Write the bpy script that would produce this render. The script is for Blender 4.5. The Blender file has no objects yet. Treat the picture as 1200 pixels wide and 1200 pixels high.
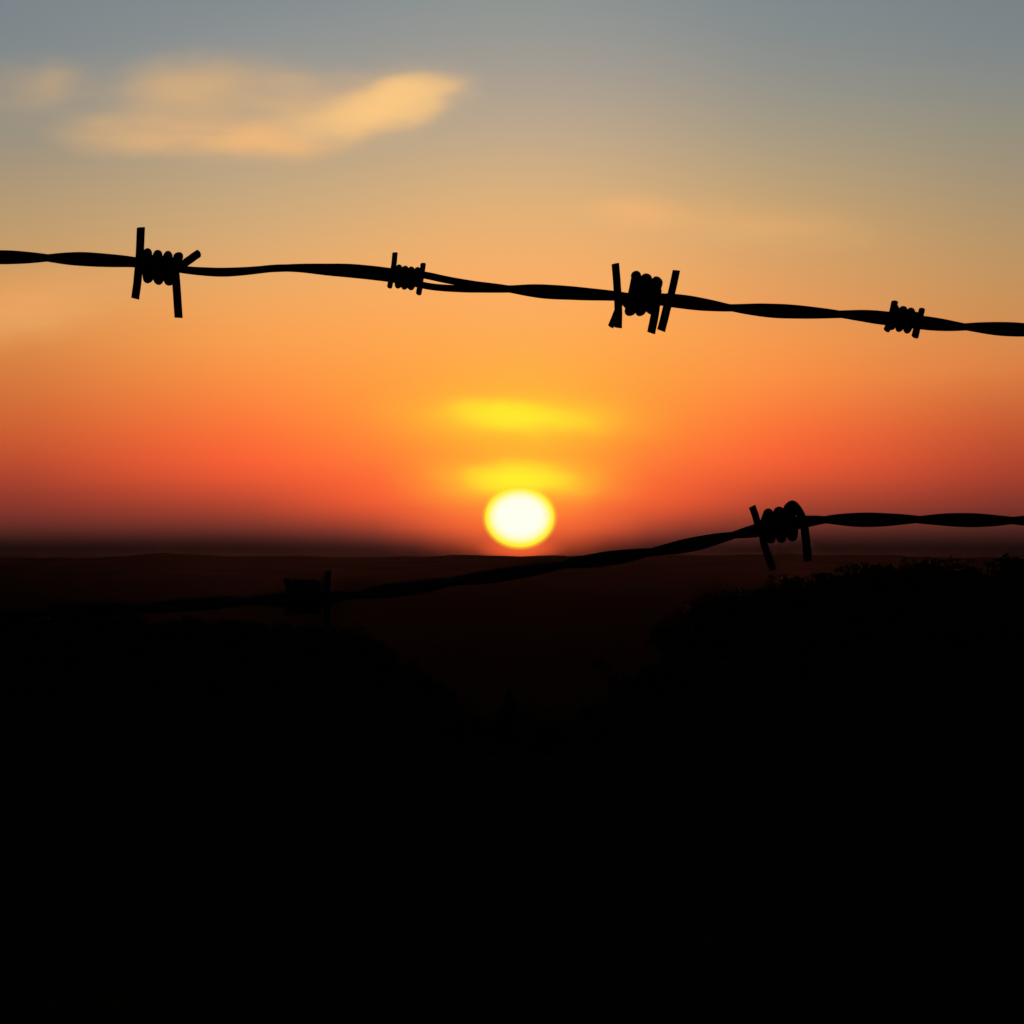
import bpy, math, random
import numpy as np
from mathutils import Vector, Matrix

random.seed(11); rng = np.random.default_rng(5)
scene = bpy.context.scene
C = scene.collection

# ------------------------------------------------------------------ measures
F = 600/math.tan(math.radians(5.0))     # telephoto: 10 degrees across; angles below are given in 1/F radian
EYE = 1.45                              # eye height above the ground at the fence
D = 2.20                                # distance to the fence
S = D/F                                 # one unit of the fence drawing in metres (about 0.32 mm)
HOR = 650.0
SUN_AZ = 9/F                            # the sun's azimuth and height (radians)
SUN_EL = (HOR-606)/F

def P(x, y, d=0.0):
    """a point of the fence, from 0.32 mm units measured along it"""
    return np.array([(x-600)*S, D + d*S, EYE + (HOR-y)*S])

def lin(c):
    return tuple(((v/255)/12.92 if v/255 <= .04045 else ((v/255+.055)/1.055)**2.4) for v in c)

# ------------------------------------------------------------------ helpers
def tag(o, label=None, cat=None, group=None, kind=None):
    if label: o['label'] = label
    if cat: o['category'] = cat
    if group: o['group'] = group
    if kind: o['kind'] = kind
    return o

def link(name, verts, faces, mat, parent=None, smooth=True):
    me = bpy.data.meshes.new(name)
    me.from_pydata([tuple(map(float, v)) for v in verts], [], [tuple(map(int, f)) for f in faces])
    me.validate(); me.update()
    if smooth: me.polygons.foreach_set('use_smooth', [True]*len(me.polygons))
    me.materials.append(mat)
    o = bpy.data.objects.new(name, me); C.objects.link(o)
    if parent: o.parent = parent
    return o

def quads(name, V, mat, parent=None):
    """V: (n,4,3) array of loose quads"""
    n = len(V)
    me = bpy.data.meshes.new(name)
    me.vertices.add(n*4); me.vertices.foreach_set('co', V.reshape(-1).astype(np.float32))
    me.loops.add(n*4); me.loops.foreach_set('vertex_index', np.arange(n*4, dtype=np.int32))
    me.polygons.add(n); me.polygons.foreach_set('loop_start', np.arange(0, n*4, 4, dtype=np.int32))
    me.polygons.foreach_set('loop_total', np.full(n, 4, dtype=np.int32))
    me.update(); me.materials.append(mat)
    o = bpy.data.objects.new(name, me); C.objects.link(o)
    if parent: o.parent = parent
    return o

def tube(pts, r, sides=14, cut=0.0, rough=0.03):
    """tube along pts (n,3); r scalar or array; flat, slightly slanted cut ends"""
    pts = np.asarray(pts, float); n = len(pts)
    r = np.broadcast_to(np.asarray(r, float), (n,)).copy()
    t = np.gradient(pts, axis=0); t /= np.linalg.norm(t, axis=1)[:, None]
    a = np.array([0, 0, 1.0]) if abs(t[0][2]) < .8 else np.array([1.0, 0, 0])
    u = np.cross(t[0], a); u /= np.linalg.norm(u)
    verts, faces = [], []
    for i in range(n):
        u = u - t[i]*np.dot(u, t[i]); u /= np.linalg.norm(u)
        w = np.cross(t[i], u)
        for k in range(sides):
            ang = 2*math.pi*k/sides
            rr = r[i]*(1+rough*math.sin(3*ang+i*.21)*math.sin(i*.37))
            p = pts[i] + (u*math.cos(ang)+w*math.sin(ang))*rr
            if cut and i in (0, n-1): p = p + t[i]*cut*r[i]*math.cos(ang+1.1)
            verts.append(p)
    for i in range(n-1):
        for k in range(sides):
            k2 = (k+1) % sides
            faces.append((i*sides+k, i*sides+k2, (i+1)*sides+k2, (i+1)*sides+k))
    faces.append(tuple(range(sides))[::-1])
    faces.append(tuple((n-1)*sides+k for k in range(sides)))
    return verts, faces

def smooth_interp(xs, kx, ky, sig):
    """piecewise linear through the key points, then rounded off"""
    y = np.interp(xs, kx, ky)
    st = xs[1]-xs[0]; m = int(3*sig/st)
    k = np.exp(-.5*(np.arange(-m, m+1)*st/sig)**2); k /= k.sum()
    yp = np.concatenate([2*y[0]-y[m:0:-1], y, 2*y[-1]-y[-2:-m-2:-1]])
    return np.convolve(yp, k, 'valid')

def spline(ctrl, n=24):
    """Catmull-Rom through control points"""
    c = [np.array(p, float) for p in ctrl]
    c = [2*c[0]-c[1]] + c + [2*c[-1]-c[-2]]
    out = []
    for i in range(1, len(c)-2):
        for k in range(n):
            t = k/n
            out.append(.5*((2*c[i]) + (-c[i-1]+c[i+1])*t + (2*c[i-1]-5*c[i]+4*c[i+1]-c[i+2])*t*t
                           + (-c[i-1]+3*c[i]-3*c[i+1]+c[i+2])*t**3))
    out.append(c[-2])
    return np.array(out)

# ------------------------------------------------------------------ materials
def newmat(name):
    m = bpy.data.materials.new(name); m.use_nodes = True
    nt = m.node_tree; b = nt.nodes['Principled BSDF']
    return m, nt, b

def steel():
    m, nt, b = newmat('weathered_steel')
    tc = nt.nodes.new('ShaderNodeTexCoord')
    n = nt.nodes.new('ShaderNodeTexNoise'); n.inputs['Scale'].default_value = 260; n.inputs['Detail'].default_value = 6
    r = nt.nodes.new('ShaderNodeValToRGB')
    r.color_ramp.elements[0].color = (.028, .016, .013, 1); r.color_ramp.elements[0].position = .35
    r.color_ramp.elements[1].color = (.060, .034, .028, 1); r.color_ramp.elements[1].position = .7
    nt.links.new(tc.outputs['Object'], n.inputs['Vector']); nt.links.new(n.outputs['Fac'], r.inputs['Fac'])
    nt.links.new(r.outputs['Color'], b.inputs['Base Color'])
    b.inputs['Roughness'].default_value = .62
    b.inputs['Specular IOR Level'].default_value = .35
    n2 = nt.nodes.new('ShaderNodeTexNoise'); n2.inputs['Scale'].default_value = 900; n2.inputs['Detail'].default_value = 4
    bp = nt.nodes.new('ShaderNodeBump'); bp.inputs['Strength'].default_value = .5; bp.inputs['Distance'].default_value = .0004
    nt.links.new(tc.outputs['Object'], n2.inputs['Vector']); nt.links.new(n2.outputs['Fac'], bp.inputs['Height'])
    nt.links.new(bp.outputs['Normal'], b.inputs['Normal'])
    return m
STEEL = steel()

def noisy(name, c1, c2, scale, rough=.9, spec=.1, bump=0.0, bscale=5.0, bdist=.05):
    m, nt, b = newmat(name)
    tc = nt.nodes.new('ShaderNodeTexCoord')
    n = nt.nodes.new('ShaderNodeTexNoise'); n.inputs['Scale'].default_value = scale; n.inputs['Detail'].default_value = 8
    r = nt.nodes.new('ShaderNodeValToRGB')
    r.color_ramp.elements[0].color = (*c1, 1); r.color_ramp.elements[0].position = .35
    r.color_ramp.elements[1].color = (*c2, 1); r.color_ramp.elements[1].position = .68
    nt.links.new(tc.outputs['Object'], n.inputs['Vector']); nt.links.new(n.outputs['Fac'], r.inputs['Fac'])
    nt.links.new(r.outputs['Color'], b.inputs['Base Color'])
    b.inputs['Roughness'].default_value = rough; b.inputs['Specular IOR Level'].default_value = spec
    if bump:
        n2 = nt.nodes.new('ShaderNodeTexNoise'); n2.inputs['Scale'].default_value = bscale; n2.inputs['Detail'].default_value = 6
        bp = nt.nodes.new('ShaderNodeBump'); bp.inputs['Strength'].default_value = bump; bp.inputs['Distance'].default_value = bdist
        nt.links.new(tc.outputs['Object'], n2.inputs['Vector']); nt.links.new(n2.outputs['Fac'], bp.inputs['Height'])
        nt.links.new(bp.outputs['Normal'], b.inputs['Normal'])
    return m
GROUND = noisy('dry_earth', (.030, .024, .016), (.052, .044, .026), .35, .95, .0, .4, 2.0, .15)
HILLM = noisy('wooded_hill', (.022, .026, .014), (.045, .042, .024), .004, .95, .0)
LEAF = noisy('dark_foliage', (.022, .032, .012), (.045, .055, .020), 3.0, .8, .03)
BARK = noisy('bark', (.040, .030, .022), (.075, .058, .042), 14.0, .9, .1, .5, 40.0, .01)
WOOD = noisy('weathered_timber', (.09, .07, .05), (.17, .14, .11), 9.0, .85, .15, .5, 60.0, .003)

# ------------------------------------------------------------------ barbed wires
def wire_paths(cx, cy, tx, tv, ax, av, x0=-4600, x1=5800):
    xs = np.arange(x0, x1, 4.0)
    yc = smooth_interp(xs, cx, cy, 14)
    th = smooth_interp(xs, tx, tv, 14)*math.pi
    am = smooth_interp(xs, ax, av, 8)
    s = np.cos(th)*am; d = np.sin(th)*am
    return xs, yc, s, d

def extend_twist(tx, tv, x0=-4600, x1=5800, step=125):
    tx, tv = list(tx), list(tv)
    while tx[0] > x0: tx.insert(0, tx[0]-step); tv.insert(0, tv[0]-1)
    while tx[-1] < x1: tx.append(tx[-1]+step); tv.append(tv[-1]+1)
    return tx, tv

def make_wire(name, label, cx, cy, tx, tv, ax, av, r=4.35):
    root = bpy.data.objects.new(name, None); C.objects.link(root)
    tag(root, label, 'barbed wire', 'barbed wires of the fence')
    tx, tv = extend_twist(tx, tv)
    xs, yc, s, d = wire_paths(cx, cy, tx, tv, ax, av)
    for sg in (1, -1):
        pts = np.array([P(x, y+sg*a, sg*b) for x, y, a, b in zip(xs, yc, s, d)])
        rr = r*S*(1+.04*np.sin(xs*.021+sg)+.03*np.sin(xs*.067+2*sg))
        v, f = tube(pts, rr, 16)
        link('strand', v, f, STEEL, root)
    return root, (lambda x: float(np.interp(x, xs, yc)))

def coil(a, b, turns, R, Rd, r, lean=0.0, ph=0.0, wob=0.0, n=40, cd=0.0):
    """helix from a to b (x, y in fence units); R vertical radius (number or list along it), Rd depth radius"""
    N = int(turns*n)+1; pts = []
    for i in range(N):
        t = i/(N-1); ang = 2*math.pi*(turns*t)+ph
        Rt = np.interp(t, np.linspace(0, 1, len(R)), R) if isinstance(R, (list, tuple)) else R
        Rt *= 1+wob*math.sin(5*t+1.3)
        x = a[0]+(b[0]-a[0])*t - lean*math.sin(ang)*-1.0
        y = a[1]+(b[1]-a[1])*t - Rt*math.sin(ang)
        pts.append(P(x, y, cd+Rd*math.cos(ang)))
    return tube(pts, r*S*(1+.05*np.sin(np.arange(N)*.43+a[0])), 14, cut=.2, rough=.07)

def make_barb(root, coil_args, prongs, r, label=None):
    v, f = coil(**coil_args, r=r)
    b = link('barb', v, f, STEEL, root)
    if label: b['label'] = label
    for ctrl, pr in prongs:
        pts = spline([P(*c) for c in ctrl], 10)
        v, f = tube(pts, pr*S, 12, cut=.14)
        link('prong', v, f, STEEL, b)
    return b

# upper wire
ucx = [-4600, -2500, -900, -300, 0, 55, 100, 160, 190, 220, 265, 330, 350, 420, 480, 500, 530, 600, 640, 700, 755, 800, 840, 855, 910, 985, 1020, 1060, 1090, 1130, 1175, 1200, 1500, 2600, 5800]
ucy = [262, 275, 300, 299, 301, 302, 303.7, 306.5, 311.5, 317.4, 319.5, 313.5, 313.5, 318, 325, 329, 334, 338.8, 341.9, 345, 349, 353.5, 358.6, 361, 364.5, 368, 370.8, 375.5, 379.5, 383, 385.5, 386.8, 398, 425, 470]
utx = [-70, 0, 55, 100, 165, 220, 265, 330, 370, 420, 450, 500, 600, 640, 700, 740, 800, 855, 910, 985, 1035, 1090, 1130, 1180, 1240]
utv = [-.7, 0.0, .5, 1.0, 1.42, 1.55, 1.62, 1.47, 1.65, 2.0, 2.0, 2.05, 2.5, 3.0, 3.3, 3.5, 4.0, 4.5, 5.0, 5.5, 5.95, 6.1, 6.5, 7.0, 7.5]
uax = [-4600, 460, 478, 500, 522, 560, 5800]
uav = [4.0, 4.0, 5.0, 6.6, 5.4, 4.1, 4.0]
up, uy = make_wire('barbed_wire', 'upper strand of dark barbed wire sagging right, silhouetted on orange sky above the sun', ucx, ucy, utx, utv, uax, uav)

# lower wire
lcx = [-4600, -2000, -600, 0, 60, 100, 160, 200, 250, 300, 360, 400, 420, 450, 500, 530, 560, 600, 640, 660, 700, 740, 762, 800, 840, 860, 885, 912, 945, 965, 1000, 1050, 1100, 1150, 1200, 1600, 5800]
lcy = [735, 730, 722, 719.5, 716, 717, 712.5, 711, 706.5, 703.5, 701, 698.5, 697, 692.5, 687.5, 681.5, 677.2, 672, 665.5, 661, 656, 650.5, 646.7, 640.8, 631.5, 627, 622, 617, 611, 608.3, 609.5, 609, 608.7, 610, 610.2, 607, 575]
ltx = [300, 345, 420, 462, 530, 580, 658, 710, 764, 810, 862, 895, 940, 966, 1015, 1076, 1135, 1185]
ltv = [-.4, 0, .5, 1.0, 1.5, 2.0, 2.5, 3.0, 3.5, 4.0, 4.5, 5.0, 5.2, 5.5, 6.0, 6.5, 7.0, 7.5]
lo, ly = make_wire('barbed_wire', 'lower strand of dark barbed wire rising just under the sun', lcx, lcy, ltx, ltv, [-4600, 5800], [4.1, 4.1])

# barb 1: long prongs, four round turns
make_barb(up, dict(a=(169.5, 311), b=(207, 315.5), turns=3.1, R=14.8, Rd=11, lean=2.6, ph=1.3), [
    ([(163.6, 312, -12), (164.2, 300, -12), (165.6, 267, -9)], 4.85),
    ([(163.6, 306, -9), (162, 326, -11), (159.2, 350.5, -13)], 4.85),
    ([(205, 306, -10), (206.5, 325, -13), (210.2, 373, -16)], 4.85),
    ([(209, 314, 9), (215, 308.5, 12), (223, 302, 18), (231.0, 295.8, 24)], 4.9)], 5.4)
# barb 2: small tight coil seen between two short prongs
make_barb(up, dict(a=(465, 323.8), b=(490, 327.2), turns=3.4, R=10.0, Rd=10.2, lean=2.2, ph=1.3), [
    ([(459.5, 325, -9), (461.5, 312, -10), (463.2, 297, -14)], 3.2),
    ([(461, 318, -10), (458.5, 328, -12), (457, 336.8, -20)], 3.2),
    ([(493, 330, -11), (494.6, 320, -12), (496.2, 310.3, -18)], 3.2),
    ([(493.5, 322, 9), (492, 333, 12), (490.4, 342.6, 22)], 3.4)], 3.9)
# barb 3: tall loose coil with doubled prongs
make_barb(up, dict(a=(738.5, 343.5), b=(768, 348.5), turns=2.45, R=[20.5, 19.5, 18.0, 17.0], Rd=14, lean=6.8, ph=1.35), [
    ([(724.2, 352, -10), (723, 336, -11), (721.1, 309.3, -8)], 4.55),
    ([(723.2, 338, -10), (724.3, 360, -12), (724.2, 384.6, -14)], 4.6),
    ([(728, 352, 8), (722.5, 366, 10), (716.0, 382.2, 14)], 3.6),
    ([(727, 347, -9), (733, 356, -12), (738, 361, -8)], 4.2),
    ([(783.5, 358, -9), (787, 342, -10), (792.6, 317.2, -8)], 4.4),
    ([(785.5, 346, -10), (780.0, 366, -11), (774.6, 388, -12)], 4.9),
    ([(771.0, 338, 8), (768.2, 364, 10), (763.5, 389.6, 12)], 4.9)], 6.2)
# barb 4: knotted slanting coil with stubby ends
make_barb(up, dict(a=(1044, 371.5), b=(1071.5, 376.5), turns=2.95, R=10.4, Rd=11, lean=4.6, ph=1.2), [
    ([(1043.5, 374, -9), (1045.5, 365, -10), (1047.6, 354.6, -16)], 4.0),
    ([(1046, 370, 9), (1042.5, 380, 11), (1040.4, 385.8, 16)], 4.0),
    ([(1077, 378, -9), (1077.8, 371, -10), (1079.4, 363.5, -16)], 3.7),
    ([(1076, 374, -10), (1073.8, 384, -12), (1071.2, 395, -18)], 4.3)], 4.5)
# barb 5: big leaning barb on the lower wire with a loop over its right end
make_barb(lo, dict(a=(896, 617), b=(932, 612), turns=2.85, R=[15.0, 16.4, 17.0], Rd=13, lean=1.7, ph=.35), [
    ([(889, 620, -10), (885.5, 607, -11), (881, 593.2, -10)], 4.2),
    ([(892, 616, 9), (896.5, 640, 10), (906.4, 667.5, 12)], 4.3),
    ([(920, 606, -14), (922.5, 595.5, -15), (928.2, 591.6, -15), (934.5, 598, -14), (940.8, 611, -13), (943.8, 632, -13), (946, 657.5, -14)], 5.0)], 5.6)
# barb 6: nearly lost in the dark on the left of the lower wire
make_barb(lo, dict(a=(344.5, 698.5), b=(375, 699), turns=3.6, R=16.5, Rd=13, lean=1.0, ph=1.4), [
    ([(341, 700, -9), (339.0, 688, -10), (335.2, 677.8, -14)], 3.6),
    ([(344, 692, 8), (341, 708, 9), (337, 719, 16)], 4.0),
    ([(383.6, 704, -10), (384.2, 688, -11), (385.4, 668.5, -9)], 3.9),
    ([(384.2, 694, -10), (384.6, 712, -11), (384.2, 735.5, -12)], 4.1)], 4.3)
# barbs further along the same wires, outside the frame
k = 0
for root, fy, spots in ((up, uy, (-95, -380, -665, -950, -1235, 1345, 1630, 1915, 2200, 2485)),
                        (lo, ly, (-200, -485, -770, -1055, -1340, 1450, 1735, 2020, 2305))):
    for x in spots:
        y0 = fy(x-18); y1 = fy(x+18); k += 1
        w = random.uniform
        make_barb(root, dict(a=(x-18, y0), b=(x+18, y1), turns=4.05, R=13.5+w(0, 2), Rd=12, lean=w(0, 2.5), ph=1.3), [
            ([(x-22, y0+2, -11), (x-22+w(-1, 1), y0-14, -11), (x-21+w(-5, 5), y0-w(25, 42), -11+w(-12, 12))], 4.6),
            ([(x-22, y0-4, -11), (x-22+w(-1, 1), y0+16, -11), (x-23+w(-5, 5), y0+w(25, 40), -11+w(-12, 12))], 4.6),
            ([(x+21, y1+2, -11), (x+21+w(-1, 1), y1-14, -11), (x+22+w(-6, 6), y1-w(20, 42), -11+w(-14, 14))], 4.6),
            ([(x+21, y1-4, -11), (x+21+w(-1, 1), y1+16, -11), (x+22+w(-5, 5), y1+w(25, 44), -11+w(-12, 12))], 4.6)], 4.8)

# ------------------------------------------------------------------ fence posts the wires run to
def post(px, label):
    x = (px-600)*S
    root = bpy.data.objects.new('fence_post', None); C.objects.link(root); root.location = (x, D+.052, 0)
    tag(root, label, 'fence post', 'timber posts of the fence')
    zs = np.linspace(-.25, 1.78, 26); pts = np.array([(.004*math.sin(z*4+px), .004*math.cos(z*3), z) for z in zs])
    v, f = tube(pts, .046-.004*(zs/1.8)+.0012*np.sin(zs*13), 26, rough=.05)
    link('post_shaft', v, f, WOOD, root)
    for fy in (uy, ly):
        z = EYE+(HOR-fy(px))*S
        st = spline([(-.003, -.03, z+.009), (-.003, -.0625, z+.008), (0, -.066, z), (.003, -.0625, z-.008), (.003, -.03, z-.009)], 6)
        v, f = tube(st, .0016, 8)
        link('staple', v, f, STEEL, root)
post(-4300, 'round weathered fence post holding the left end of both barbed wires')
post(5500, 'round weathered fence post holding the right end of both barbed wires')

# ------------------------------------------------------------------ ground
PX = [-3000, -600, 0, 380, 420, 445, 500, 550, 590, 650, 700, 730, 770, 785, 830, 900, 960, 1010, 1200, 1800, 4000]
PY = [700, 705, 722, 736, 744, 764, 792, 832, 846, 847, 826, 806, 776, 748, 713, 697, 684, 674, 664, 655, 650]
PX, PY = np.array(PX, float), np.array(PY, float)
def crest(q):      # how far below eye level the near slopes' crest lies, per unit distance
    return (np.interp(q, PX, PY)-HOR)/F
def fnoise(x, y, s=1.0):
    return (math.sin(x*1.3*s+.5)*math.cos(y*1.1*s+.3)+.5*math.sin(x*2.9*s+y*1.7*s)+.25*math.sin(x*6.1*s-y*5.3*s+1))/1.75
CR = 120.0
def gz(x, y):
    r = math.hypot(x, y); az = math.atan2(x, y)
    q = 600+az*F
    if y <= 0 or abs(az) > 1.0: drop = .002
    else: drop = float(crest(max(-3000, min(4000, q)))) + 9/F
    n = .05*fnoise(x, y, .35)*min(1, r/6)
    z0 = 0.0
    zc = EYE - drop*CR
    if r < 25: return z0+n
    if r <= CR:
        t = (r-25)/(CR-25); t2 = t*t*(3-2*t)
        return z0*(1-t2)+zc*t2+n
    # beyond the crest: falls away steeply to the plain
    zp = -60.0 + 1.2*fnoise(x, y, .0011)
    z_line = EYE - (drop*(r) + (r-CR)*.006)
    t = min(1, (r-CR)/1500.0)
    z = min(z_line, zc) if r < 700 else zp
    if r < 700:
        t = max(0, (r-330)/370.0); t = t*t*(3-2*t)
        z = z*(1-t)+zp*t
    return z
azs = sorted(set([round(a, 5) for a in np.concatenate([np.linspace(-math.pi, math.pi, 73), np.linspace(-.6, .6, 121), np.linspace(-.15, .15, 241)])]))
azs = [a for a in azs if a > -math.pi+1e-6]
rs = np.concatenate([np.linspace(.4, 20, 40), np.geomspace(20.8, 110, 36), np.linspace(112, 135, 12), np.geomspace(140, 1000, 40), np.geomspace(1100, 31000, 36)])
verts = [(0, 0, gz(0, 0.0001))]; faces = []
for r in rs:
    for a in azs:
        x, y = r*math.sin(a), r*math.cos(a); verts.append((x, y, gz(x, y)))
na = len(azs)
for k in range(na): faces.append((0, 1+(k+1) % na, 1+k))
for i in range(len(rs)-1):
    for k in range(na):
        k2 = (k+1) % na
        faces.append((1+i*na+k, 1+i*na+k2, 1+(i+1)*na+k2, 1+(i+1)*na+k))
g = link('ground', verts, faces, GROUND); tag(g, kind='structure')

# distant low ridges on the plain
hv, hf = [], []
qs = np.linspace(-3200, 4400, 380); rr_ = np.linspace(-1, 1, 15)
def ridge_top(q):
    y = 652.4 + .9*math.sin(q*.006+1) + 1.0*math.sin(q*.017) + .5*math.sin(q*.045+2)
    y -= 4.5*math.exp(-((q-185)/55)**2) + 2.5*math.exp(-((q-545)/30)**2) + 3*math.exp(-((q-880)/130)**2)
    y += 1.5*math.exp(-((q-610)/45)**2)
    return y
for q in qs:
    a = (q-600)/F; top = (HOR-ridge_top(q))/F
    for t in rr_:
        r = 20000+t*3000
        ztop = EYE + top*20000
        h = (1-t*t)**1.5
        hv.append((r*math.sin(a), r*math.cos(a), -66+(ztop+66)*h + 1.5*math.sin(q*.11+t*7)*h))
for i in range(len(qs)-1):
    for j in range(len(rr_)-1):
        n = len(rr_); hf.append((i*n+j, (i+1)*n+j, (i+1)*n+j+1, i*n+j+1))
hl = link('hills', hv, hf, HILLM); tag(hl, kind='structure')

# ------------------------------------------------------------------ brush, trees
def leafcloud(centres, radii, counts, size, flat=.8):
    out = []
    for c, rad, n in zip(centres, radii, counts):
        d = rng.normal(size=(n, 3)); d /= np.linalg.norm(d, axis=1)[:, None]
        rr = rng.uniform(.35, 1.0, n)**.5
        p = np.array(c)+d*rr[:, None]*np.array([rad[0], rad[1], rad[2]])
        u = rng.normal(size=(n, 3)); u /= np.linalg.norm(u, axis=1)[:, None]
        w = np.cross(u, rng.normal(size=(n, 3))); w /= np.linalg.norm(w, axis=1)[:, None]
        s = size*rng.uniform(.5, 1.3, n)[:, None]
        out.append(np.stack([p-u*s-w*s*.3, p-u*s*.1+w*s*.5, p+u*s, p-w*s*.5+u*s*.2], 1))
    return np.concatenate(out)

cs, rd, ct = [], [], []
for i in range(520):
    q = rng.uniform(-1500, 2700) if i > 260 else rng.uniform(-120, 1320)
    r = rng.uniform(104, 126) if i % 2 else rng.uniform(60, 122)
    a = (q-600)/F; x, y = r*math.sin(a), r*math.cos(a); z = gz(x, y)
    R = rng.uniform(.10, .30)*(1.4 if 785 < q < 1250 else 1.0)
    # keep the hollow between the slopes low
    if 540 < q < 700: R *= .55
    if r < 104: R *= r/150
    for j in range(3):
        cs.append((x+rng.uniform(-1, 1)*R*1.3, y+rng.uniform(-.5, .5), z+R*rng.uniform(.1, .6)))
        rd.append((R*rng.uniform(.6, 1.2), R, R*rng.uniform(.5, 1.0))); ct.append(70)
br = quads('undergrowth', leafcloud(cs, rd, ct, .045), LEAF)
tag(br, 'low dark scrub covering the two slopes either side of the hollow', kind='stuff')

def tree_root(name, q, r, label, cat):
    a = (q-600)/F; x, y = r*math.sin(a), r*math.cos(a)
    root = bpy.data.objects.new(name, None); C.objects.link(root); root.location = (x, y, gz(x, y)-.05)
    tag(root, label, cat); return root

# small conifer in the bottom of the hollow
R0 = 180.0; t = tree_root('conifer_tree', 597, R0, 'small pointed conifer in the dip between the two dark slopes', 'tree')
ztop = EYE-(806-HOR)/F*R0; H = ztop-t.location.z
pts = [(0, 0, 0), (.01, 0, H*.5), (0, 0, H)]
v, f = tube(spline(pts, 8), np.linspace(.05, .008, 17)*H/1.6, 8); link('trunk', v, f, BARK, t)
cs, rd, ct = [], [], []
for i in range(16):
    h = H*(.12+.86*i/15); w = H*.30*(1-i/15.5)+.015
    for j in range(7 if i < 12 else 3):
        an = rng.uniform(0, 6.28); k = rng.uniform(.3, 1.0)
        cs.append((math.cos(an)*w*k, math.sin(an)*w*k, h-w*k*.3+rng.uniform(-.02, .02))); rd.append((w*.42, w*.42, .05*H)); ct.append(26)
quads('crown', leafcloud(cs, rd, ct, .035*H/1.6), LEAF, t)

# thin sapling leaning out of the right slope
R1 = 124.0; t = tree_root('sapling_tree', 714, R1, 'thin leaning sapling with a small ragged crown on the right slope', 'tree')
ztop = EYE-(774-HOR)/F*R1; H = ztop-t.location.z
v, f = tube(spline([(0, 0, 0), (.02, 0, H*.3), (-.04, 0, H*.62), (-.2, 0, H*.93)], 8), np.linspace(.022, .006, 25), 8); link('trunk', v, f, BARK, t)
bv, bf = [], []
for (h, dx, dz) in ((.45, .10, .12), (.6, -.14, .10), (.7, .09, .12), (.8, -.12, .06), (.86, .06, .1)):
    b0 = np.array([-.04-.16*max(0, (h-.62)/.31), 0, H*h])
    v, f = tube(spline([b0, b0+[dx*.5, .02, dz*.4], b0+[dx, .03, dz]], 5), np.linspace(.006, .002, 11), 6)
    o = len(bv); bv += v; bf += [tuple(i+o for i in ff) for ff in f]
link('branches', bv, bf, BARK, t)
cs = [(-.24, 0, H*.95), (-.12, 0, H*.97), (-.18, .03, H*.86), (.0, 0, H*.80), (-.30, 0, H*.88), (.05, 0, H*.62)]
quads('crown', leafcloud(cs, [(.07, .07, .045)]*6, [42, 42, 30, 24, 22, 18], .03), LEAF, t)

# ------------------------------------------------------------------ sun (seen flattened by the thick low air) 
SD = 90000.0
m = bpy.data.materials.new('sun_surface'); m.use_nodes = True; nt = m.node_tree; nt.nodes.clear()
out = nt.nodes.new('ShaderNodeOutputMaterial'); em = nt.nodes.new('ShaderNodeEmission')
lw = nt.nodes.new('ShaderNodeLayerWeight'); lw.inputs['Blend'].default_value = .5
r = nt.nodes.new('ShaderNodeValToRGB'); cr = r.color_ramp
st = [(0, (255, 255, 240)), (.2, (255, 255, 238)), (.36, (255, 252, 195)), (.5, (255, 247, 125)), (.66, (255, 240, 60)), (.88, (255, 226, 50)), (1, (255, 196, 50))]
while len(cr.elements) < len(st): cr.elements.new(.5)
for e, (p, c) in zip(cr.elements, st): e.position = p; e.color = (*lin(c), 1)
nt.links.new(lw.outputs['Facing'], r.inputs['Fac']); nt.links.new(r.outputs['Color'], em.inputs['Color'])
nt.links.new(em.outputs[0], out.inputs['Surface'])
m.cycles.emission_sampling = 'NONE'
sv, sf = [], []; NL, NM = 96, 48
for i in range(NM+1):
    ph = math.pi*i/NM
    for k in range(NL):
        l = 2*math.pi*k/NL; sv.append((math.sin(ph)*math.cos(l)*40.5/F*SD, math.sin(ph)*math.sin(l)*40.5/F*SD, math.cos(ph)*35.2/F*SD))
for i in range(NM):
    for k in range(NL): sf.append((i*NL+k, (i+1)*NL+k, (i+1)*NL+(k+1) % NL, i*NL+(k+1) % NL))
sun_o = link('sun', sv, sf, m)
sun_o.location = (SD*math.sin(SUN_AZ)*math.cos(SUN_EL), SD*math.cos(SUN_AZ)*math.cos(SUN_EL), EYE+SD*math.sin(SUN_EL))
tag(sun_o, 'round white-hot setting sun with yellow rim, low over the dark horizon', 'sun')

# ------------------------------------------------------------------ sky
world = bpy.data.worlds.new('World'); scene.world = world; world.use_nodes = True
nt = world.node_tree; N = nt.nodes; L = nt.links; N.clear()
def math_(op, a, b=None, c=None, clamp=False):
    n = N.new('ShaderNodeMath'); n.operation = op; n.use_clamp = clamp
    for i, v in enumerate((a, b, c)):
        if v is None: continue
        if isinstance(v, (int, float)): n.inputs[i].default_value = v
        else: L.new(v, n.inputs[i])
    return n.outputs[0]
def mix(fac, a, b, mode='MIX'):
    n = N.new('ShaderNodeMix'); n.data_type = 'RGBA'; n.blend_type = mode
    for i, v in ((0, fac), (6, a), (7, b)):
        if isinstance(v, (int, float)): n.inputs[i].default_value = v
        elif isinstance(v, tuple): n.inputs[i].default_value = (*v, 1)
        else: L.new(v, n.inputs[i])
    return n.outputs[2]
def smooth(v, a, b):
    n = N.new('ShaderNodeMapRange'); n.interpolation_type = 'SMOOTHSTEP'
    L.new(v, n.inputs[0]); n.inputs[1].default_value = a; n.inputs[2].default_value = b; return n.outputs[0]
tc = N.new('ShaderNodeTexCoord'); sp = N.new('ShaderNodeSeparateXYZ'); L.new(tc.outputs['Generated'], sp.inputs[0])
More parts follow.
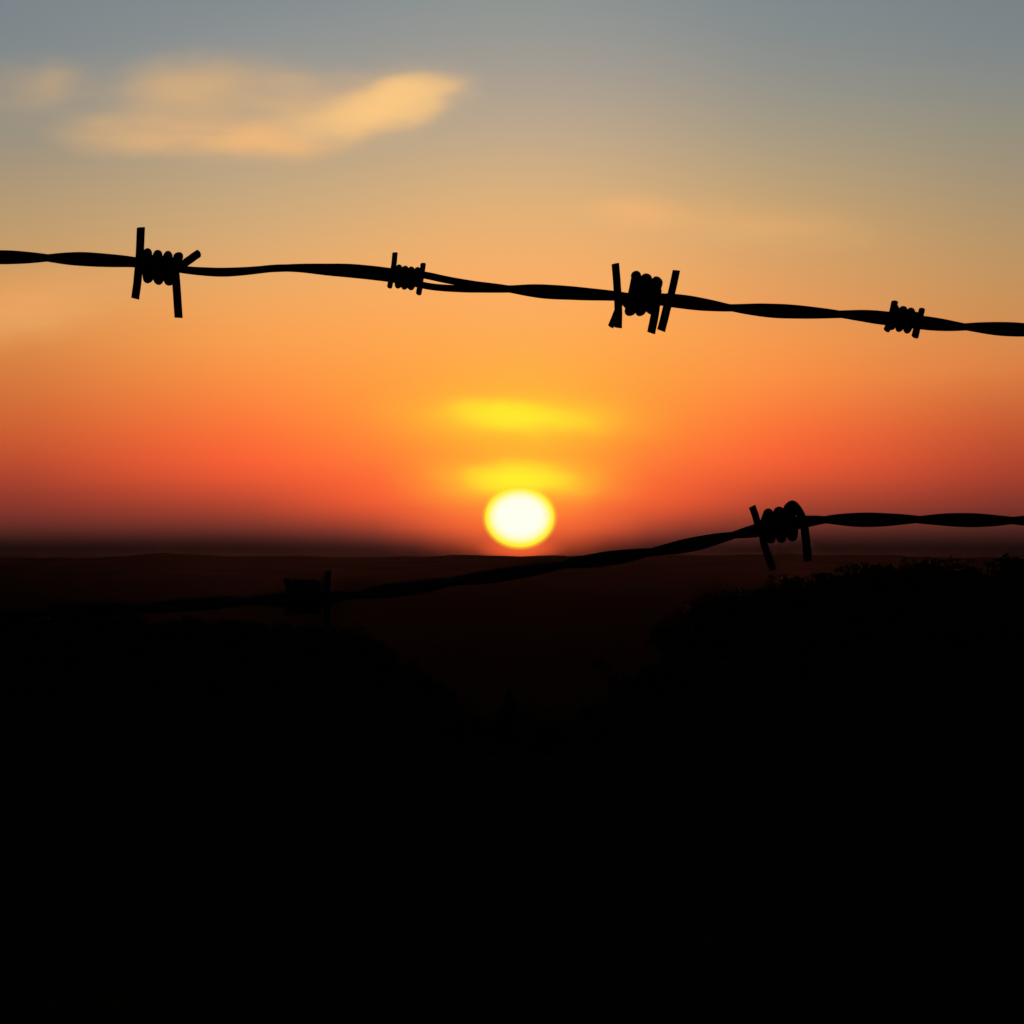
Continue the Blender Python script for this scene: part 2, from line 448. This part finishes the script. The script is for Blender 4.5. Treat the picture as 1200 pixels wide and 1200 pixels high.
AZ = math_('ARCTAN2', sp.outputs[0], sp.outputs[1])
EL = math_('ARCSINE', sp.outputs[2])
X = math_('MULTIPLY_ADD', AZ, F, 600.0)       # azimuth
Y = math_('MULTIPLY_ADD', EL, -F, HOR)        # height above the horizon, downwards
# vertical colour profiles of the sunset at nine azimuths
cols = {
 20: [(-600,(70,86,104)),(-200,(118,129,137)),(0,(124,133,137)),(50,(126,136,140)),(100,(137,140,137)),(150,(150,144,130)),(190,(165,148,124)),(240,(182,154,116)),(285,(196,156,107)),(330,(213,156,94)),(375,(221,146,80)),(420,(216,130,68)),(470,(210,110,57)),(515,(200,90,50)),(550,(178,72,46)),(580,(148,58,44)),(605,(120,50,42)),(625,(80,38,32)),(640,(36,18,15)),(652,(13,6,5)),(664,(7,3,3)),(800,(4,2,2))],
 300: [(-600,(74,90,108)),(-200,(118,131,141)),(0,(131,140,144)),(60,(147,149,147)),(100,(160,153,142)),(150,(176,160,137)),(200,(191,166,131)),(260,(210,171,121)),(305,(227,171,111)),(350,(242,168,95)),(400,(251,160,80)),(450,(254,143,66)),(500,(255,118,58)),(530,(255,100,54)),(550,(250,95,54)),(572,(216,82,50)),(600,(162,64,45)),(620,(112,49,41)),(636,(60,30,26)),(648,(22,10,9)),(660,(9,4,4)),(800,(4,2,2))],
 450: [(-600,(76,92,108)),(-200,(122,134,143)),(0,(137,145,147)),(60,(152,152,148)),(100,(167,157,144)),(150,(183,164,139)),(200,(201,170,130)),(260,(222,175,119)),(305,(239,174,107)),(350,(250,171,95)),(400,(255,166,80)),(450,(255,158,65)),(500,(255,146,57)),(540,(255,122,56)),(565,(255,102,54)),(590,(250,94,52)),(603,(212,80,49)),(617,(160,64,46)),(630,(105,47,40)),(642,(58,28,25)),(652,(24,11,10)),(662,(12,5,5)),(800,(5,2,2))],
 530: [(-600,(78,93,108)),(-200,(124,136,143)),(0,(141,148,147)),(60,(156,153,147)),(100,(171,159,145)),(150,(188,167,141)),(200,(207,173,130)),(250,(226,177,119)),(300,(243,175,107)),(350,(252,172,97)),(400,(255,170,80)),(450,(255,170,64)),(500,(255,168,52)),(550,(255,150,54)),(590,(255,120,56)),(615,(255,99,52)),(630,(200,76,48)),(640,(125,52,42)),(650,(52,25,21)),(660,(20,9,8)),(800,(5,2,2))],
 608: [(-600,(78,93,108)),(-200,(125,137,143)),(0,(143,149,147)),(50,(155,153,147)),(100,(172,160,145)),(150,(190,168,141)),(200,(209,174,130)),(250,(228,178,119)),(300,(244,175,108)),(350,(252,173,99)),(400,(255,172,82)),(440,(255,177,66)),(480,(255,186,52)),(520,(255,188,48)),(560,(255,182,50)),(600,(255,140,54)),(630,(255,104,52)),(645,(255,96,50)),(652,(105,42,32)),(660,(30,14,12)),(670,(24,10,9)),(800,(5,2,2))],
}
cols[690] = list(cols[530])
cols[765] = [(p, (c[0]*.995, c[1]*.99, c[2]*.985)) for p, c in cols[450]]
cols[900] = [(-600,(70,86,104)),(-200,(114,128,139)),(0,(128,138,142)),(50,(136,142,141)),(100,(149,147,139)),(150,(165,154,133)),(200,(184,160,124)),(250,(203,164,113)),(300,(218,162,103)),(345,(230,158,95)),(400,(248,153,78)),(450,(254,143,66)),(500,(255,116,58)),(530,(254,99,54)),(550,(244,94,53)),(572,(208,80,50)),(600,(158,64,45)),(620,(106,48,40)),(636,(56,28,25)),(648,(20,9,8)),(660,(9,4,4)),(800,(4,2,2))]
cols[1180] = [(-600,(66,82,100)),(-200,(115,125,132)),(0,(121,130,134)),(50,(125,134,137)),(100,(137,139,134)),(150,(148,143,126)),(200,(160,145,121)),(250,(174,148,111)),(300,(189,149,101)),(350,(200,145,88)),(390,(210,139,79)),(430,(220,128,68)),(470,(206,106,58)),(520,(188,78,48)),(560,(162,62,44)),(595,(122,50,42)),(615,(88,42,36)),(630,(54,27,23)),(643,(22,10,9)),(655,(8,4,4)),(800,(4,2,2))]
for k in cols:
    cols[k] = [(p, tuple(v*(.72 if 632 < p <= 664 and k != 608 else 1) for v in c)) for p, c in cols[k]]
xk = sorted(cols)
Y0, Y1 = -600.0, 800.0
Yf = math_('MULTIPLY_ADD', Y, 1/(Y1-Y0), -Y0/(Y1-Y0), clamp=True)
X0, X1 = -100.0, 1300.0
Xf = math_('MULTIPLY_ADD', X, 1/(X1-X0), -X0/(X1-X0), clamp=True)
# rounded tent weights, three profiles to a ramp
gx = np.linspace(X0, X1, 1401)
W = []
for i, k in enumerate(xk):
    y = [1.0 if j == i else 0.0 for j in range(len(xk))]
    w = np.interp(gx, xk, y)
    ker = np.exp(-.5*(np.arange(-90, 91)/30.0)**2); ker /= ker.sum()
    W.append(np.convolve(np.pad(w, 90, mode='edge'), ker, 'valid'))
W = np.array(W)
acc = None
for tri in range(3):
    n = N.new('ShaderNodeValToRGB'); cr = n.color_ramp; cr.interpolation = 'LINEAR'
    pos = np.linspace(0, 1, 32)
    while len(cr.elements) < 32: cr.elements.new(.5)
    for e, p in zip(cr.elements, pos):
        e.position = float(p)
        e.color = tuple(float(np.interp(X0+p*(X1-X0), gx, W[tri*3+j])) for j in range(3))+(1,)
    L.new(Xf, n.inputs[0]); s3 = N.new('ShaderNodeSeparateColor'); L.new(n.outputs[0], s3.inputs[0])
    for j in range(3):
        rn = N.new('ShaderNodeValToRGB'); rc = rn.color_ramp; rc.interpolation = 'LINEAR'
        stops = cols[xk[tri*3+j]]
        # round the profile off between its measured points
        gy = np.linspace(Y0, Y1, 1401)
        prof = np.array([np.interp(gy, [p for p, _ in stops], [c[q] for _, c in stops]) for q in range(3)])
        ker = np.exp(-.5*(np.arange(-24, 25)/7.0)**2); ker /= ker.sum()
        prof = np.array([np.convolve(np.pad(pp, 24, mode='edge'), ker, 'valid') for pp in prof])
        ys = [-600, -300, -100, 0, 40, 80, 120, 160, 200, 240, 280, 320, 360, 400, 440, 480, 510, 540, 560, 575, 590, 600, 610, 620, 628, 635, 642, 648, 654, 660, 670, 800]
        while len(rc.elements) < 32: rc.elements.new(.5)
        for e, yy in zip(rc.elements, ys):
            e.position = (yy-Y0)/(Y1-Y0); e.color = (*lin([float(np.interp(yy, gy, prof[q])) for q in range(3)]), 1)
        L.new(Yf, rn.inputs[0])
        t_ = N.new('ShaderNodeVectorMath'); t_.operation = 'SCALE'
        L.new(rn.outputs[0], t_.inputs[0]); L.new(s3.outputs[j], t_.inputs['Scale'])
        if acc is None: acc = t_.outputs[0]
        else:
            a_ = N.new('ShaderNodeVectorMath'); a_.operation = 'ADD'; L.new(acc, a_.inputs[0]); L.new(t_.outputs[0], a_.inputs[1]); acc = a_.outputs[0]
# slow noise shared by the clouds
def noise(scale, detail, sx=1.0, sy=1.0, off=0.0):
    cb = N.new('ShaderNodeCombineXYZ'); L.new(math_('MULTIPLY', X, sx), cb.inputs[0]); L.new(math_('MULTIPLY', Y, sy), cb.inputs[1]); cb.inputs[2].default_value = off
    n = N.new('ShaderNodeTexNoise'); n.inputs['Scale'].default_value = scale; n.inputs['Detail'].default_value = detail
    L.new(cb.outputs[0], n.inputs['Vector']); return n.outputs['Fac']
n1 = noise(.018, 1.5, 1, 1.8, 3.1); n2 = noise(.018, 1.5, 1, 1.8, 9.7)
WX = math_('MULTIPLY_ADD', math_('SUBTRACT', n1, .5), 32.0, X)
WY = math_('MULTIPLY_ADD', math_('SUBTRACT', n2, .5), 20.0, Y)
def blob(cx, cy, rx, ry, rot=0.0, warp=True, lo=.15, hi=1.0, flat=None):
    x_, y_ = (WX, WY) if warp else (X, Y)
    dx = math_('SUBTRACT', x_, float(cx)); dy = math_('SUBTRACT', y_, float(cy))
    c, s = math.cos(math.radians(rot)), math.sin(math.radians(rot))
    a = math_('MULTIPLY_ADD', dx, c/rx, math_('MULTIPLY', dy, s/rx))
    b = math_('MULTIPLY_ADD', dx, -s/ry, math_('MULTIPLY', dy, c/ry))
    d = math_('SQRT', math_('ADD', math_('MULTIPLY', a, a), math_('MULTIPLY', b, b)))
    return math_('SUBTRACT', 1.0, smooth(d, lo, hi))
def lay(col, m, c, amt=1.0):
    return mix(math_('MULTIPLY', m, amt), col, lin(c))
sky = acc
wisp = noise(.012, 5, .55, 2.6, 5.0)
wispf = smooth(wisp, .30, .62)
def cloud(cx, cy, rx, ry, rot, c, amt, lo=0.0, w=.45):
    global sky
    m_ = blob(cx, cy, rx, ry, rot, lo=lo)
    m_ = math_('MULTIPLY', m_, math_('MULTIPLY_ADD', wispf, w, 1-w))
    sky = lay(sky, m_, c, amt)
cloud(20, 112, 130, 62, -8, (176, 154, 127), .55)
cloud(62, 104, 60, 40, -14, (188, 162, 128), .75)
cloud(250, 128, 250, 84, 0, (196, 167, 130), .65)
cloud(225, 106, 135, 56, -6, (214, 174, 126), .8)
cloud(150, 161, 120, 34, 3, (220, 176, 125), .85)
cloud(285, 163, 170, 38, 2, (238, 182, 122), .9)
cloud(300, 168, 90, 22, 0, (243, 186, 122), .6)
cloud(340, 116, 75, 46, 0, (224, 180, 128), .7)
cloud(425, 127, 165, 58, -12, (230, 184, 128), .9, w=.3)
cloud(445, 127, 138, 38, -14, (250, 199, 131), 1.0, w=.2)
cloud(470, 116, 86, 32, -14, (251, 201, 131), .8, lo=.1, w=.1)
cloud(745, 250, 95, 30, 6, (251, 184, 116), .55)
cloud(860, 264, 230, 38, 4, (234, 176, 112), .5)
cloud(25, 364, 190, 56, -10, (238, 167, 100), .85, w=.2)
cloud(1120, 425, 150, 34, -6, (232, 138, 74), .35)
cloud(150, 330, 200, 30, -8, (222, 166, 106), .35)
# yellow bars of thin cloud lit by the sun
def bar(cx, cy, rx, ry, rot, c, amt, lo=0.0):
    global sky
    sky = lay(sky, math_('MULTIPLY', blob(cx, cy, rx, ry, rot, lo=lo), math_('MULTIPLY_ADD', wispf, .25, .75)), c, amt)
WY = math_('MULTIPLY_ADD', math_('SUBTRACT', n2, .5), 12.0, Y)
bar(605, 488, 210, 50, 2.0, (255, 192, 52), .75)
bar(612, 489, 150, 33, 2.5, (255, 214, 48), .85)
bar(586, 485, 86, 25, 3.0, (255, 238, 46), .85)
bar(620, 491, 90, 22, 2.0, (255, 238, 46), .6)
bar(607, 565, 165, 50, 0, (255, 178, 50), .75)
bar(607, 562, 122, 34, 0, (255, 212, 48), .85)
bar(607, 561, 84, 26, 0, (255, 238, 46), 1.0, .1)
# aureole just outside the disc
sky = lay(sky, blob(609, 643, 58, 20, warp=False, lo=.2), (255, 100, 50), .7)
sky = lay(sky, blob(609, 606, 45.5, 40, warp=False, lo=.82), (255, 222, 50), .95)
sky = lay(sky, blob(609, 625, 78, 50, warp=False, lo=.4), (255, 128, 52), .0)
# low streaks in the haze near the horizon
st_ = noise(.02, 4, .25, 4.0, 1.0)
sky = mix(math_('MULTIPLY', smooth(st_, .5, .75), math_('MULTIPLY', smooth(Y, 540, 640), .07)), sky, lin((60, 24, 22)))

# away from the sunset the sky is the plain dusk sky
nish = N.new('ShaderNodeTexSky'); nish.sky_type = 'NISHITA'; nish.sun_disc = False
nish.sun_elevation = math.radians(1.0); nish.sun_rotation = SUN_AZ; nish.altitude = 200; nish.dust_density = 3.0
nsc = N.new('ShaderNodeVectorMath'); nsc.operation = 'SCALE'; L.new(nish.outputs[0], nsc.inputs[0]); nsc.inputs['Scale'].default_value = .018
rad = math_('SQRT', math_('ADD', math_('MULTIPLY', AZ, AZ), math_('MULTIPLY', EL, EL)))
away = smooth(rad, math.radians(7.6), math.radians(21))
final = mix(away, sky, nsc.outputs[0])
bg = N.new('ShaderNodeBackground'); L.new(final, bg.inputs['Color']); bg.inputs['Strength'].default_value = 1.0
wo = N.new('ShaderNodeOutputWorld'); L.new(bg.outputs[0], wo.inputs['Surface'])

# ------------------------------------------------------------------ sun lamp: last red light along the ground
ld = bpy.data.lights.new('sun_light', 'SUN'); ld.energy = .25; ld.angle = math.radians(.53); ld.color = (1.0, .22, .12)
lo_ = bpy.data.objects.new('sun_light', ld); C.objects.link(lo_)
el = SUN_EL + math.radians(.45)
dirv = Vector((math.sin(SUN_AZ)*math.cos(el), math.cos(SUN_AZ)*math.cos(el), math.sin(el)))
lo_.rotation_euler = dirv.to_track_quat('Z', 'Y').to_euler()

# ------------------------------------------------------------------ camera
cd = bpy.data.cameras.new('Camera'); cam = bpy.data.objects.new('Camera', cd); C.objects.link(cam)
cam.location = (0, 0, EYE)
cam.rotation_euler = (math.radians(90)+math.atan(50/F), 0, 0)
cd.angle = math.radians(10); cd.clip_start = .05; cd.clip_end = 300000
scene.camera = cam
scene.render.resolution_x = scene.render.resolution_y = 1024
vs = scene.view_settings
scene.display_settings.display_device = 'sRGB'
vs.view_transform = 'Standard'; vs.look = 'None'; vs.exposure = 0; vs.gamma = 1; vs.use_curve_mapping = False

# the air: faint even haze down in the low land
hm = bpy.data.materials.new('haze_air'); hm.use_nodes = True; hn = hm.node_tree; hn.nodes.clear()
ho = hn.nodes.new('ShaderNodeOutputMaterial'); pv = hn.nodes.new('ShaderNodeVolumePrincipled')
pv.inputs['Color'].default_value = (.9, .86, .82, 1); pv.inputs['Density'].default_value = 1.5e-7; pv.inputs['Anisotropy'].default_value = .96
hn.links.new(pv.outputs[0], ho.inputs['Volume'])
B = 31500.0
hv = [(x, y, z) for z in (-70, 11.0) for y in (-B, B) for x in (-B, B)]
haze = link('haze', hv, [(0, 2, 3, 1), (4, 5, 7, 6), (0, 1, 5, 4), (2, 6, 7, 3), (0, 4, 6, 2), (1, 3, 7, 5)], hm, smooth=False)
tag(haze, kind='stuff')
cy = scene.cycles
cy.max_bounces = 3; cy.diffuse_bounces = 1; cy.glossy_bounces = 1; cy.volume_bounces = 0
world.cycles.sampling_method = 'MANUAL'; world.cycles.sample_map_resolution = 1024
cy.sample_clamp_direct = 3.0; cy.sample_clamp_indirect = .5
